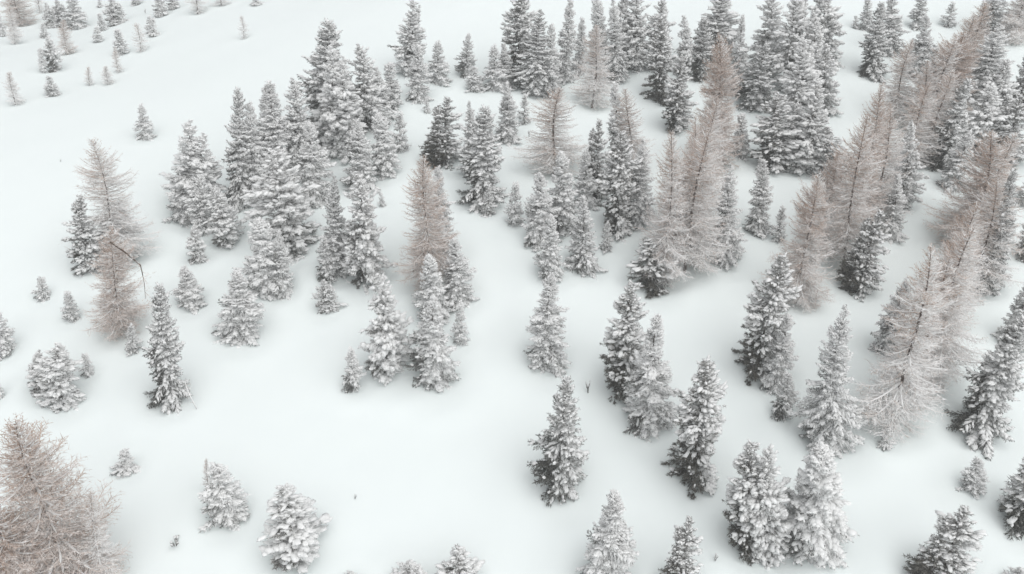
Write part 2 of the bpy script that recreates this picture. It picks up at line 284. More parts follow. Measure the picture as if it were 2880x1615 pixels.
    ('P', -8.55, 54.45, 3.42, 2.96, 0.100, 1.19, 'low snowy pine top at the bottom edge, middle one of three'),
    ('P', -4.59, 54.60, 4.54, 2.97, 0.092, 1.00, 'snowy pine top at the bottom edge, rightmost of three'),
    ('P', -13.27, 54.22, 2.14, 1.98, 0.082, 1.00, 'barely visible pine tip at the bottom edge, leftmost of three'),
    ('J', -52.44, 75.50, 2.20, 1.26, 0.100, 1.17, 'small snowy sapling cut by the left edge at mid height'),
    ('T', -63.60, 119.31, 0.41, 0.33, 0.100, 0.81, 'speck-like seedling tip in the empty snow above the tall grey larch at left'),
    ('P', 42.09, 119.58, 13.45, 5.40, -0.100, 1.04, "snow-heaped pine between the white pine and the small pine at the dense stand's front"),
    ('P', 46.96, 137.99, 13.82, 5.34, -0.100, 1.27, 'rear pine of the dense stand between the tall grey and the brownish pine'),
    ('F', 59.99, 128.02, 10.86, 5.17, 0.024, 1.31, 'frosted larch at the left of the brown larch stand, right of the thin see-through one'),
    ('F', 55.67, 118.18, 12.29, 4.97, -0.013, 1.17, 'pale larch above the snowy pine between the two right-hand larch groups'),
    ('P', 72.75, 129.07, 10.37, 5.31, -0.100, 1.00, 'snowy pine behind the snow-clumped pine by the right edge'),
    ('L', 59.46, 104.19, 12.52, 5.50, 0.091, 1.37, 'brown larch just right of the big uppermost right-hand larch'),
    ('S', 59.84, 113.34, 7.79, 3.97, 0.056, 1.11, 'small spruce with dark skirt at the left foot of the big brown right-hand larch'),
    ('L', 53.87, 92.90, 14.05, 5.72, 0.022, 1.34, 'brown larch in the gap between the two big right-hand larches, behind the slim dark spruce'),
    ('L', 48.70, 87.72, 14.40, 5.23, 0.042, 1.13, 'inner larch of the right-hand larch belt, just behind the big frosted brown one'),
    ('F', 40.82, 75.51, 15.36, 4.70, 0.023, 1.10, 'pale inner larch between the lowest and the middle large right-hand larches'),
    ('L', 58.63, 120.18, 13.20, 5.47, 0.032, 1.22, 'grey-brown larch below the brown stand, left of the black-footed spruce'),
    ('L', 46.34, 106.03, 15.84, 5.19, 0.012, 1.35, 'larch right of the two straight-trunked larches, in front of the snowy pine'),
    ('L', 38.45, 100.96, 12.67, 4.05, 0.028, 1.04, 'slender larch between the orange-topped larch and the straight-trunked pair'),
    ('L', 23.64, 104.90, 16.74, 5.53, 0.042, 1.34, 'brown larch rising behind the long leaning trunk in the central larch group'),
    ('F', 19.99, 98.14, 13.38, 4.71, 0.043, 1.46, 'frosted larch in the middle rear of the central larch group, low between the trunks'),
]
# x, y, width of the snow wells round the stems
WELLS = [(-109.6, 203.7, 3.6), (-102.0, 184.9, 1.6), (-108.8, 193.0, 2.1), (-110.2, 213.5, 1.6), (-102.1, 201.0, 3.4), (-100.9, 203.1, 3.6), (-95.9, 199.6, 5.6), (-85.6, 172.7, 2.0), (-82.9, 161.2, 2.8), (-98.6, 190.6, 1.6), (-84.1, 159.5, 1.4), (-76.8, 146.8, 2.5), (-80.5, 141.6, 1.5), (-85.7, 196.1, 4.3), (-97.0, 216.1, 1.4), (-86.1, 190.8, 1.5), (-83.2, 181.3, 1.9), (-73.9, 169.5, 2.1), (-70.0, 169.4, 1.4), (-72.3, 181.1, 1.6), (-70.8, 178.9, 2.0), (-70.2, 158.4, 1.0), (-69.6, 152.0, 1.3), (-72.6, 151.8, 0.9), (-87.2, 213.3, 2.2), (-75.0, 194.8, 3.5), (-73.6, 198.9, 3.0), (-65.6, 190.9, 2.4), (-61.5, 194.5, 2.0), (-53.2, 191.4, 2.1), (-49.8, 167.7, 1.1), (-54.8, 128.1, 2.8), (-47.9, 97.8, 3.6), (-50.8, 95.9, 3.7), (-48.1, 99.1, 5.0), (-43.0, 84.7, 2.8), (-54.2, 90.8, 1.7), (-49.5, 87.1, 1.7), (-55.0, 82.2, 2.7), (-45.7, 75.1, 4.4), (-48.3, 76.5, 2.5), (-44.2, 78.4, 1.3), (-40.6, 81.7, 1.5), (-34.6, 74.9, 3.9), (-37.0, 90.2, 3.5), (-30.1, 85.2, 4.9), (-38.6, 98.5, 2.3), (-36.0, 102.4, 3.8), (-42.1, 109.6, 7.3), (-42.9, 108.1, 4.3), (-39.6, 104.8, 3.1), (-36.2, 110.9, 4.0), (-34.2, 112.7, 4.8), (-33.7, 118.2, 3.4), (-32.3, 115.7, 4.9), (-30.1, 119.4, 5.5), (-27.6, 128.1, 7.8), (-24.7, 122.0, 7.0), (-21.7, 130.2, 6.0), (-20.2, 133.5, 4.5), (-18.6, 136.8, 2.7), (-17.7, 117.5, 4.2), (-16.0, 122.7, 2.2), (-20.6, 113.9, 4.4), (-27.6, 101.3, 7.0), (-26.6, 111.4, 5.0), (-29.2, 93.0, 4.8), (-26.9, 92.5, 2.8), (-20.9, 96.2, 4.1), (-17.7, 94.4, 6.0), (-21.9, 94.3, 2.5), (-21.3, 88.9, 2.4), (-17.0, 109.2, 0.9), (-9.8, 92.2, 3.2), (-8.4, 98.9, 4.0), (-9.0, 87.2, 4.0), (-6.2, 90.0, 3.5), (-13.2, 79.2, 4.6), (-8.1, 78.2, 4.9), (-5.6, 83.2, 1.6), (-16.5, 76.9, 2.0), (-9.5, 119.8, 5.6), (-3.8, 110.4, 5.8), (-5.5, 116.2, 3.9), (-3.0, 107.0, 1.7), (0.4, 104.5, 2.3), (-0.7, 126.3, 3.9), (-6.4, 132.6, 1.1), (-13.1, 134.7, 1.1), (1.9, 130.5, 1.7), (-17.5, 147.8, 5.4), (-14.9, 139.4, 3.8), (-12.2, 144.9, 3.8), (-7.6, 147.1, 3.1), (-6.0, 142.1, 2.9), (-2.8, 142.3, 4.1), (-1.3, 143.8, 3.5), (1.2, 147.3, 6.2), (3.6, 141.6, 6.2), (6.4, 141.8, 4.6), (8.9, 146.1, 3.1), (11.3, 148.8, 2.3), (14.8, 152.7, 3.8), (12.6, 136.6, 3.1), (17.4, 145.8, 4.3), (19.4, 151.4, 4.2), (21.0, 149.8, 5.8), (24.6, 149.3, 4.9), (23.4, 139.4, 5.4), (24.6, 130.0, 4.8), (28.5, 145.1, 3.0), (30.7, 145.4, 4.7), (34.3, 149.5, 8.4), (36.0, 140.2, 3.6), (28.0, 118.8, 3.7), (20.6, 95.4, 3.8), (17.9, 94.1, 3.1), (21.8, 101.0, 1.7), (26.0, 97.6, 4.3), (16.5, 92.9, 4.7), (32.9, 122.4, 2.3), (5.8, 116.2, 3.5), (6.4, 103.5, 4.3), (3.4, 101.0, 4.0), (9.5, 108.6, 3.2), (8.4, 96.2, 3.8), (11.5, 110.6, 3.8), (14.7, 115.7, 3.4), (16.5, 115.5, 2.7), (13.6, 104.1, 5.3), (16.3, 105.6, 4.2), (11.6, 99.0, 1.4), (4.4, 94.0, 3.1), (3.9, 80.9, 4.9), (11.4, 77.0, 5.0), (13.6, 72.4, 5.3), (17.0, 66.1, 5.2), (4.6, 64.7, 4.7), (7.8, 55.3, 4.4), (14.1, 54.3, 3.1), (20.6, 58.5, 4.4), (22.0, 58.1, 4.1), (25.8, 58.4, 5.6), (30.2, 69.0, 4.9), (26.9, 72.8, 2.2), (26.0, 79.8, 5.3), (27.2, 76.9, 2.9), (32.7, 90.3, 2.9), (40.2, 96.9, 3.3), (43.3, 104.0, 3.3), (41.0, 92.7, 5.1), (48.2, 103.7, 3.1), (41.8, 145.0, 6.1), (44.2, 139.9, 6.4), (52.9, 152.0, 6.8), (37.5, 135.4, 5.8), (42.5, 129.1, 6.5), (47.7, 134.3, 5.2), (37.4, 120.0, 6.4), (40.5, 120.5, 6.1), (44.0, 118.3, 4.8), (31.4, 104.4, 2.8), (33.5, 102.3, 1.8), (60.0, 147.5, 4.7), (65.7, 156.1, 5.2), (64.1, 164.9, 2.2), (62.4, 164.9, 1.3), (74.1, 166.6, 2.5), (80.5, 167.4, 2.4), (67.2, 146.9, 4.0), (70.1, 148.1, 2.3), (58.2, 132.1, 2.3), (62.7, 129.6, 3.9), (64.5, 131.4, 4.0), (72.0, 143.7, 3.5), (78.2, 152.3, 3.1), (86.5, 163.9, 5.2), (89.1, 160.9, 3.2), (74.3, 138.1, 7.2), (77.5, 132.8, 4.4), (60.5, 118.6, 5.0), (66.9, 121.1, 6.8), (70.1, 119.7, 5.8), (51.4, 109.6, 4.3), (56.2, 100.5, 4.5), (42.9, 77.2, 3.9), (37.1, 70.8, 3.6), (35.6, 68.5, 1.3), (40.5, 82.4, 3.5), (56.2, 93.0, 2.8), (67.5, 109.4, 2.8), (62.6, 97.9, 2.6), (45.4, 70.6, 5.3), (54.8, 84.0, 3.1), (41.8, 63.4, 2.1), (45.0, 60.3, 4.2), (35.8, 54.7, 4.9), (41.8, 54.1, 2.0), (-36.2, 53.1, 4.1), (-38.8, 50.6, 3.7), (-33.3, 53.1, 2.1), (-35.9, 65.8, 1.9), (-25.1, 60.8, 3.5), (-27.4, 63.1, 0.5), (-18.6, 57.1, 4.7), (-8.6, 54.4, 3.0), (-4.6, 54.6, 3.0), (-13.3, 54.2, 2.0), (-52.4, 75.5, 1.3), (42.1, 119.6, 5.4), (47.0, 138.0, 5.3), (60.0, 128.0, 2.8), (55.7, 118.2, 2.7), (72.7, 129.1, 5.3), (59.5, 104.2, 3.0), (59.8, 113.3, 4.0), (53.9, 92.9, 3.1), (48.7, 87.7, 2.9), (40.8, 75.5, 2.6), (58.6, 120.2, 3.0), (46.3, 106.0, 2.9), (38.5, 101.0, 2.2), (23.6, 104.9, 3.0), (20.0, 98.1, 2.6)]
SNAP = [(-41.62, 84.22, 29.81), (-38.79, 83.57, 27.56), (-39.03, 83.57, 23.62)]
SNAG = [(-31.4, 73.19, 16.64), (-32.05, 73.58, 18.04), (-32.41, 74.1, 19.25)]

# ------------------------------------------------------------------ materials
def new_mat(name):
    m = bpy.data.materials.new(name)
    m.use_nodes = True
    return m, m.node_tree.nodes, m.node_tree.links, m.node_tree.nodes['Principled BSDF']


def snow_material(name, bump, scale, c1, c2, through=0.0):
    m, n, l, p = new_mat(name)
    p.inputs['Roughness'].default_value = 0.75
    p.inputs['Specular IOR Level'].default_value = 0.15
    tc = n.new('ShaderNodeTexCoord')
    no = n.new('ShaderNodeTexNoise')
    no.inputs['Scale'].default_value = scale
    no.inputs['Detail'].default_value = 5.0
    l.new(tc.outputs['Object'], no.inputs['Vector'])
    bp = n.new('ShaderNodeBump')
    bp.inputs['Strength'].default_value = bump
    bp.inputs['Distance'].default_value = 0.12
    l.new(no.outputs['Fac'], bp.inputs['Height'])
    l.new(bp.outputs['Normal'], p.inputs['Normal'])
    ramp = n.new('ShaderNodeMix')
    ramp.data_type = 'RGBA'
    ramp.inputs['A'].default_value = c1
    ramp.inputs['B'].default_value = c2
    l.new(no.outputs['Fac'], ramp.inputs['Factor'])
    l.new(ramp.outputs['Result'], p.inputs['Base Color'])
    if through:                      # loose snow lets light through
        tr = n.new('ShaderNodeBsdfTranslucent')
        l.new(ramp.outputs['Result'], tr.inputs['Color'])
        ms = n.new('ShaderNodeMixShader'); ms.inputs['Fac'].default_value = through
        l.new(p.outputs['BSDF'], ms.inputs[1]); l.new(tr.outputs['BSDF'], ms.inputs[2])
        l.new(ms.outputs['Shader'], n['Material Output'].inputs['Surface'])
    return m

M_GROUND = snow_material('ground_snow', 0.12, 0.35, (0.785, 0.835, 0.825, 1), (0.765, 0.815, 0.81, 1))
M_CLUMP = snow_material('bough_snow', 0.30, 5.0, (0.965, 0.968, 0.962, 1), (0.955, 0.96, 0.956, 1), 0.30)

def foliage_material(name, dark, light, frost_col):
    """needles or twigs: own colour varied per tuft, rime given by the frost attribute, object colour scales the rime"""
    m, n, l, p = new_mat(name)
    p.inputs['Roughness'].default_value = 0.8
    p.inputs['Specular IOR Level'].default_value = 0.1
    fr = n.new('ShaderNodeAttribute'); fr.attribute_name = 'frost'
    tn = n.new('ShaderNodeAttribute'); tn.attribute_name = 'tone'
    oi = n.new('ShaderNodeObjectInfo')
    sep = n.new('ShaderNodeSeparateColor')
    l.new(oi.outputs['Color'], sep.inputs['Color'])
    own = n.new('ShaderNodeMix'); own.data_type = 'RGBA'
    own.inputs['A'].default_value = dark
    own.inputs['B'].default_value = light
    l.new(tn.outputs['Fac'], own.inputs['Factor'])
    mul = n.new('ShaderNodeMath'); mul.operation = 'MULTIPLY'; mul.use_clamp = True
    l.new(fr.outputs['Fac'], mul.inputs[0]); l.new(sep.outputs['Red'], mul.inputs[1])
    mx = n.new('ShaderNodeMix'); mx.data_type = 'RGBA'
    l.new(mul.outputs['Value'], mx.inputs['Factor'])
    l.new(own.outputs['Result'], mx.inputs['A'])
    mx.inputs['B'].default_value = frost_col
    l.new(mx.outputs['Result'], p.inputs['Base Color'])
    return m

FROST = (0.89, 0.885, 0.88, 1)
M_NEEDLE = foliage_material('spruce_needles', (0.026, 0.032, 0.026, 1), (0.075, 0.072, 0.058, 1), FROST)
M_PINE = foliage_material('pine_needles', (0.030, 0.034, 0.026, 1), (0.10, 0.088, 0.068, 1), FROST)
M_LARCH = foliage_material('larch_twigs', (0.25, 0.155, 0.11, 1), (0.55, 0.40, 0.305, 1), FROST)

def bark_material(name, c1, c2, snow_amount):
    m, n, l, p = new_mat(name)
    p.inputs['Roughness'].default_value = 0.9
    p.inputs['Specular IOR Level'].default_value = 0.1
    tc = n.new('ShaderNodeTexCoord')
    no = n.new('ShaderNodeTexNoise'); no.inputs['Scale'].default_value = 3.0; no.inputs['Detail'].default_value = 6.0
    l.new(tc.outputs['Object'], no.inputs['Vector'])
    cm = n.new('ShaderNodeMix'); cm.data_type = 'RGBA'
    cm.inputs['A'].default_value = c1; cm.inputs['B'].default_value = c2
    l.new(no.outputs['Fac'], cm.inputs['Factor'])
    # wind-blown snow plastered on the weather side (+X) of the stem and on ledges
    geo = n.new('ShaderNodeNewGeometry')
    dot = n.new('ShaderNodeVectorMath'); dot.operation = 'DOT_PRODUCT'
    dot.inputs[1].default_value = (0.80, -0.25, 0.55)
    l.new(geo.outputs['Normal'], dot.inputs[0])
    n2 = n.new('ShaderNodeTexNoise'); n2.inputs['Scale'].default_value = 1.6; n2.inputs['Detail'].default_value = 4.0
    l.new(tc.outputs['Object'], n2.inputs['Vector'])
    ad = n.new('ShaderNodeMath'); ad.operation = 'ADD'
    l.new(dot.outputs['Value'], ad.inputs[0]); l.new(n2.outputs['Fac'], ad.inputs[1])
    mr = n.new('ShaderNodeMapRange')
    mr.inputs['From Min'].default_value = 1.25 - snow_amount
    mr.inputs['From Max'].default_value = 1.45 - snow_amount
    l.new(ad.outputs['Value'], mr.inputs['Value'])
    mx = n.new('ShaderNodeMix'); mx.data_type = 'RGBA'
    l.new(mr.outputs['Result'], mx.inputs['Factor'])
    l.new(cm.outputs['Result'], mx.inputs['A'])
    mx.inputs['B'].default_value = FROST
    l.new(mx.outputs['Result'], p.inputs['Base Color'])
    return m

M_BARK = bark_material('conifer_bark', (0.045, 0.035, 0.030, 1), (0.10, 0.08, 0.07, 1), 0.25)
M_DEAD = bark_material('dead_wood', (0.05, 0.036, 0.028, 1), (0.12, 0.085, 0.065, 1), -0.15)
M_LBARK = bark_material('larch_bark', (0.045, 0.036, 0.032, 1), (0.13, 0.095, 0.08, 1), 0.22)

# ------------------------------------------------------------------ terrain
TS = 1.3
def _sm(t):
    t = np.clip(t, 0.0, 1.0)
    return t * t * (3 - 2 * t)

def terrain(x, y):
    x = np.asarray(x, float) / TS; y = np.asarray(y, float) / TS
    z = 0.22 * np.where(y < 190, y, 190 + 30 * np.tanh((y - 190) / 30))
    z = z - 13 * _sm((-x - 5) / 75) * _sm((y - 85) / 95)
    z = z + 0.50 * np.sin(x * .11 + 1.3) * np.sin(y * .09 + .4) + 0.14 * np.sin(x * .21 + y * .13) + 0.05 * np.sin(x * .05 - y * .27 + 2)
    return z * TS

def surface(x, y):
    """terrain plus the wells that form round the trees, the drifts behind them and wind ripples"""
    z = terrain(x, y)
    d = np.zeros_like(z)
    for (tx, ty, D) in WELLS:
        R = 0.5 * D + 0.45
        ix = (np.abs(x - tx) < 3.2 * R) & (np.abs(y - ty) < 3.2 * R)
        if not ix.any():
            continue
        rr = ((x[ix] - tx) ** 2 + (y[ix] - ty) ** 2) / (R * R)
        dep = min(0.50, 0.13 * D)
        d[ix] += -dep * np.exp(-rr * 0.9) + 0.30 * dep * np.exp(-(np.sqrt(rr) - 1.75) ** 2 * 3.0)
        ex = x[ix] - (tx - 0.9 * R); ey = y[ix] - (ty - 0.3 * R)      # lee drift
        d[ix] += 0.25 * dep * np.exp(-(ex * ex + ey * ey) / (R * R * 1.1))
    d = np.clip(d, -0.75, 0.45)
    rip = 0.022 * np.sin(x * .9 + 1.7 * np.sin(y * .31)) * np.sin(y * .7 + 1.3 * np.sin(x * .23)) + 0.035 * np.sin(x * .37 - y * .29 + np.sin(y * .17)) 
    return z + d + rip

def link(o, parent=None):
    scene.collection.objects.link(o)
    if parent is not None:
        o.parent = parent
    return o

def mesh_from(name, V, F, mat, smooth=False, attrs=None):
    """V (n,3), F (m,3 or 4) numpy arrays"""
    me = bpy.data.meshes.new(name)
    k = F.shape[1]
    me.vertices.add(len(V)); me.vertices.foreach_set('co', np.ascontiguousarray(V, np.float32).ravel())
    me.loops.add(F.size); me.loops.foreach_set('vertex_index', np.ascontiguousarray(F, np.int32).ravel())
    me.polygons.add(len(F))
    me.polygons.foreach_set('loop_start', np.arange(0, F.size, k, dtype=np.int32))
    me.polygons.foreach_set('loop_total', np.full(len(F), k, np.int32))
    me.polygons.foreach_set('use_smooth', np.full(len(F), bool(smooth)))
    me.update(calc_edges=True)
    for an, av in (attrs or {}).items():
        a = me.attributes.new(an, 'FLOAT', 'POINT')
        a.data.foreach_set('value', np.ascontiguousarray(av, np.float32))
    me.materials.append(mat)
    return me

def build_ground():
    xs = np.concatenate([np.linspace(-900, -160, 24)[:-1], np.linspace(-160, -70, 100)[:-1], np.linspace(-70, 80, 290)[:-1], np.linspace(80, 160, 90)[:-1], np.linspace(160, 900, 24)])
    ys = np.concatenate([np.linspace(-70, 40, 12)[:-1], np.linspace(40, 130, 190)[:-1], np.linspace(130, 260, 170)[:-1], np.linspace(260, 900, 24)])
    X, Y = np.meshgrid(xs, ys)
    sh = X.shape
    Z = surface(X.ravel(), Y.ravel())
    V = np.stack([X.ravel(), Y.ravel(), Z], 1)
    ny, nx = sh
    i = (np.arange(ny - 1)[:, None] * nx + np.arange(nx - 1)[None]).ravel()
    F = np.stack([i, i + 1, i + nx + 1, i + nx], 1)
    o = link(bpy.data.objects.new('ground', mesh_from('ground', V, F, M_GROUND, True)))
    o['kind'] = 'structure'
    return o

# ------------------------------------------------------------------ mesh collecting
_t = (1 + 5 ** 0.5) / 2
ICO_V = np.array([(-1, _t, 0), (1, _t, 0), (-1, -_t, 0), (1, -_t, 0), (0, -1, _t), (0, 1, _t), (0, -1, -_t), (0, 1, -_t), (_t, 0, -1), (_t, 0, 1), (-_t, 0, -1), (-_t, 0, 1)], float)
ICO_V /= np.linalg.norm(ICO_V[0])
ICO_F = np.array([(0, 11, 5), (0, 5, 1), (0, 1, 7), (0, 7, 10), (0, 10, 11), (1, 5, 9), (5, 11, 4), (11, 10, 2), (10, 7, 6), (7, 1, 8), (3, 9, 4), (3, 4, 2), (3, 2, 6), (3, 6, 8), (3, 8, 9), (4, 9, 5), (2, 4, 11), (6, 2, 10), (8, 6, 7), (9, 8, 1)])

def unit(v):
    return v / np.maximum(np.linalg.norm(v, axis=-1, keepdims=True), 1e-9)

class Col:
    def __init__(self):
        self.V, self.F, self.A, self.B, self.n = [], [], [], [], 0
    def add(self, V, F, a=None, b=None):
        self.V.append(V); self.F.append(F + self.n); self.n += len(V)
        self.A.append(np.zeros(len(V)) if a is None else a)
        self.B.append(np.zeros(len(V)) if b is None else b)
    def blades(self, P, D, L, Wd, S, frost, tone):
        """slim triangles from P along D"""
        h = S * (Wd * 0.5)[:, None]
        k = len(P)
        V = np.stack([P - h, P + h, P + D * L[:, None]], 1).reshape(-1, 3)
        F = np.arange(3 * k).reshape(-1, 3)
        self.add(V, F, np.repeat(frost, 3), np.repeat(tone, 3))
    def blobs(self, C, D, lx, ly, lz, rng, lump=0.28):
        """lumpy clumps lying along D"""
        k = len(C)
        if k == 0:
            return
        D = unit(D)
        S = unit(np.cross(np.tile([0, 0, 1.0], (k, 1)), D + 1e-6))
        U = np.cross(D, S)
        sc = 1 + lump * (rng.random((k, 12, 1)) * 2 - 1)
        Q = ICO_V[None] * sc
        V = C[:, None] + Q[..., :1] * D[:, None] * lx[:, None, None] + Q[..., 1:2] * S[:, None] * ly[:, None, None] + Q[..., 2:3] * U[:, None] * lz[:, None, None]
        F = (ICO_F[None] + (12 * np.arange(k))[:, None, None]).reshape(-1, 3)
        self.add(V.reshape(-1, 3), F)
    def tube(self, pts, rad, sides=6, frost=0.0, tone=0.5):
        pts = np.asarray(pts, float); m = len(pts)
        T = unit(np.gradient(pts, axis=0))
        ref = np.array([0, 0, 1.0]) if abs(T[:, 2]).mean() < 0.8 else np.array([1.0, 0, 0])
        S = unit(np.cross(T, ref)); U = np.cross(S, T)
        an = np.arange(sides) * 2 * math.pi / sides
        V = pts[:, None] + np.asarray(rad)[:, None, None] * (np.cos(an)[None, :, None] * S[:, None] + np.sin(an)[None, :, None] * U[:, None])
        i = np.arange(m - 1)[:, None] * sides
        j = np.arange(sides)[None]
        a = (i + j).ravel(); b = (i + (j + 1) % sides).ravel()
        F = np.concatenate([np.stack([a, b, b + sides], 1), np.stack([a, b + sides, a + sides], 1)])
        k = m * sides
        self.add(V.reshape(-1, 3), F, np.full(k, frost), np.full(k, tone))
    def mesh(self, name, mat, smooth=False):
        V = np.concatenate(self.V); F = np.concatenate(self.F)
        return mesh_from(name, V, F, mat, smooth, {'frost': np.concatenate(self.A), 'tone': np.concatenate(self.B)})

WIND = -0.05      # azimuth the snow was blown in from (mostly +X)

def rime_values(rng, mean, k):
    """shoots are either plastered with rime or nearly clean"""
    on = rng.random(k) < mean
    return np.where(on, rng.uniform(.62, 1.0, k), rng.uniform(0, .32, k))

def stem(rng, H, r0, wob, name, mat, sides=8):
    c = Col()
    m = max(6, int(H))
    s = np.linspace(0, 1, m)
    pts = np.stack([wob * np.sin(s * 5 + rng.random() * 6) * s, wob * np.sin(s * 4 + rng.random() * 6) * s, -0.5 + s * (H + 0.5)], 1)
    pts[:, :2] -= pts[0, :2]
    c.tube(pts, r0 * (1 - s) ** 0.8 + 0.012, sides)
    return c.mesh(name, mat, True), (lambda z: np.array([np.interp(z, pts[:, 2], pts[:, 0]), np.interp(z, pts[:, 2], pts[:, 1])]))

def spruce_proto(seed, H, R, dz=0.26, per=6, twig=0.18, snow=0.8, power=0.85, blade=0.19, e_low=-0.42, gap=0.0, clump=1.0, lee=0.0):
    rng = np.random.default_rng(seed)
    tr, axis = stem(rng, H, 0.05 + 0.012 * H, 0.02 * H, 'trunk', M_BARK)
    nd, sn = Col(), Col()
    z = 0.10 + gap * H
    ph = rng.random() * 6
    lobes = rng.random(4) * 6
    while z < H * 0.985:
        u = z / H
        prof = (1 - u) ** power * (0.68 + 0.32 * min(1, u / 0.12))
        prof *= 1 + 0.16 * math.sin(u * 15 + lobes[0]) + 0.08 * math.sin(u * 37 + lobes[1])
        nb = max(3, int(round(per * (0.55 + 0.6 * prof) * rng.uniform(.75, 1.25))))
        for b in range(nb):
            ph += 2.399 + rng.normal(0, .35)
            a = ph
            Lb = R * prof * rng.uniform(.66, 1.20) * (1 + 0.15 * math.sin(a * 2 + lobes[2] + u * 3) + .11 * math.sin(3 * a + lobes[3] - u * 5))
            if rng.random() < 0.05: Lb *= 1.22
            Lb = max(Lb, 0.14)
            az = np.array([math.cos(a), math.sin(a), 0]); sd = np.array([-math.sin(a), math.cos(a), 0])
            e0 = e_low + (0.70 - e_low) * u ** 1.4 + rng.normal(0, .20)
            droop = 0.46 * (1 - u) + rng.normal(0, .10)
            z0 = max(.06, z + rng.uniform(-1.3, 1.3) * dz)
            ax = axis(z0)
            o = np.array([ax[0], ax[1], z0])
            def pt(s):
                s = np.asarray(s)[:, None]
                return o + az * (Lb * s * math.cos(e0)) + np.array([0, 0, 1]) * (Lb * (math.sin(e0) * s - droop * s ** 2 + 0.20 * s ** 5))
            def tn(s):
                s = np.asarray(s)[:, None]
                return unit(az * math.cos(e0) + np.array([0, 0, 1]) * (math.sin(e0) - 2 * droop * s + 1.0 * s ** 4))
            expo = 0.5 + 0.5 * math.cos(a - WIND)            # 1 on the weather side
            slough = 0.5 + 0.5 * math.sin(a * 1.0 + u * 9 + lobes[0]) * math.sin(u * 7 - a * 2 + lobes[3])   # where loads have slid off
            bare = max(_sm((slough - .58) / .25) * (1 - .75 * expo) * (1 - .55 * u), lee * _sm((.50 - expo) / .28) * _sm((.62 - u) / .35))
            m = max(2, int(Lb / twig))
            s = np.concatenate([np.repeat((np.arange(m) + 0.6) / m, 2), [1.0]])
            s = np.clip(s + rng.normal(0, .25 / m, len(s)), .05, 1)
            side = np.concatenate([np.tile([1, -1], m), [0.0]])
            P = pt(s); T = tn(s)
            TD = unit(T * 0.75 + sd * (side * rng.uniform(.22, .75, len(s)))[:, None] + np.array([0, 0, -1]) * (rng.uniform(-.15, .65, len(s)) * (1 - u))[:, None])
            TL = np.clip(0.45 * Lb * (1 - s) + 1.6 * twig * rng.uniform(.7, 1.3, len(s)), .10, .9)
            # needles along the twigs and along the spine itself
            per_m = 27 * (0.19 / blade)
            cnt = np.maximum(4, (TL * per_m).astype(int))
            idx = np.repeat(np.arange(len(s)), cnt)
            t = rng.random(len(idx))
            BP = P[idx] + TD[idx] * (TL[idx] * t)[:, None]
            rd = unit(rng.normal(size=(len(idx), 3)))
            BD = unit(TD[idx] * 0.85 + rd * 0.75 + np.array([0, 0, -.30]))
            ns = max(4, int(Lb * per_m * .7))
            ss = rng.random(ns)
            BP = np.concatenate([BP, pt(ss)]); rd2 = unit(rng.normal(size=(ns, 3)))
            BD = np.concatenate([BD, unit(tn(ss) * .6 + rd2)])
            k = len(BP)
            S = unit(np.cross(BD, rng.normal(size=(k, 3))))
            fr = rime_values(rng, 0.54 + 0.34 * expo * (.6 + .4 * u) + .32 * u - .9 * bare, k)
            nd.blades(BP, BD, blade * rng.uniform(.65, 1.25, k), blade * 0.30 * rng.uniform(.8, 1.3, k), S, fr, rng.random(k))
            # snow on twigs and spine
            ps = snow * (0.60 + 0.42 * expo + 0.44 * u) * (1 - .95 * bare)
            keep = rng.random(len(s)) < ps
            if keep.any():
                kk = keep.sum()
                q = clump * np.clip(0.5 + Lb * 0.5, .45, 1.05) * rng.uniform(.6, 1.3, kk)
                C = P[keep] + TD[keep] * (TL[keep] * rng.uniform(.35, .62, kk))[:, None]
                C[:, 2] += 0.045 * q
                sn.blobs(C, TD[keep], np.maximum(.10, TL[keep] * rng.uniform(.38, .60, kk)), 0.110 * q, 0.092 * q, rng, .42)
            if rng.random() < ps * 1.1:
                kk = max(1, int(Lb / .38))
                ss = (np.arange(kk) + rng.uniform(.3, .9, kk)) / kk
                q = clump * np.clip(0.5 + Lb * 0.45, .45, 1.1) * rng.uniform(.7, 1.25, kk)
                C = pt(ss); C[:, 2] += 0.08 * q
                sn.blobs(C, tn(ss), np.minimum(.36, Lb / kk * .7) * rng.uniform(.8, 1.2, kk), 0.150 * q, 0.120 * q, rng, .42)
        z += dz * rng.uniform(.8, 1.2) * (1.0 if u < .8 else .75)
    # leader
    nl = 14
    P = np.stack([np.full(nl, axis(H)[0]), np.full(nl, axis(H)[1]), H * np.linspace(.955, 1.01, nl)], 1)
    rd = unit(rng.normal(size=(nl, 3)) + np.array([0, 0, 1.2]))
    nd.blades(P, rd, np.full(nl, blade * .9), np.full(nl, blade * .28), unit(np.cross(rd, rng.normal(size=(nl, 3)))), np.clip(rng.normal(.6, .2, nl), 0, 1), rng.random(nl))
    return dict(H=H, R=R, lee=lee, trunk=tr, crown=nd.mesh('crown', M_NEEDLE), snow=sn.mesh('snow_cover', M_CLUMP, True))

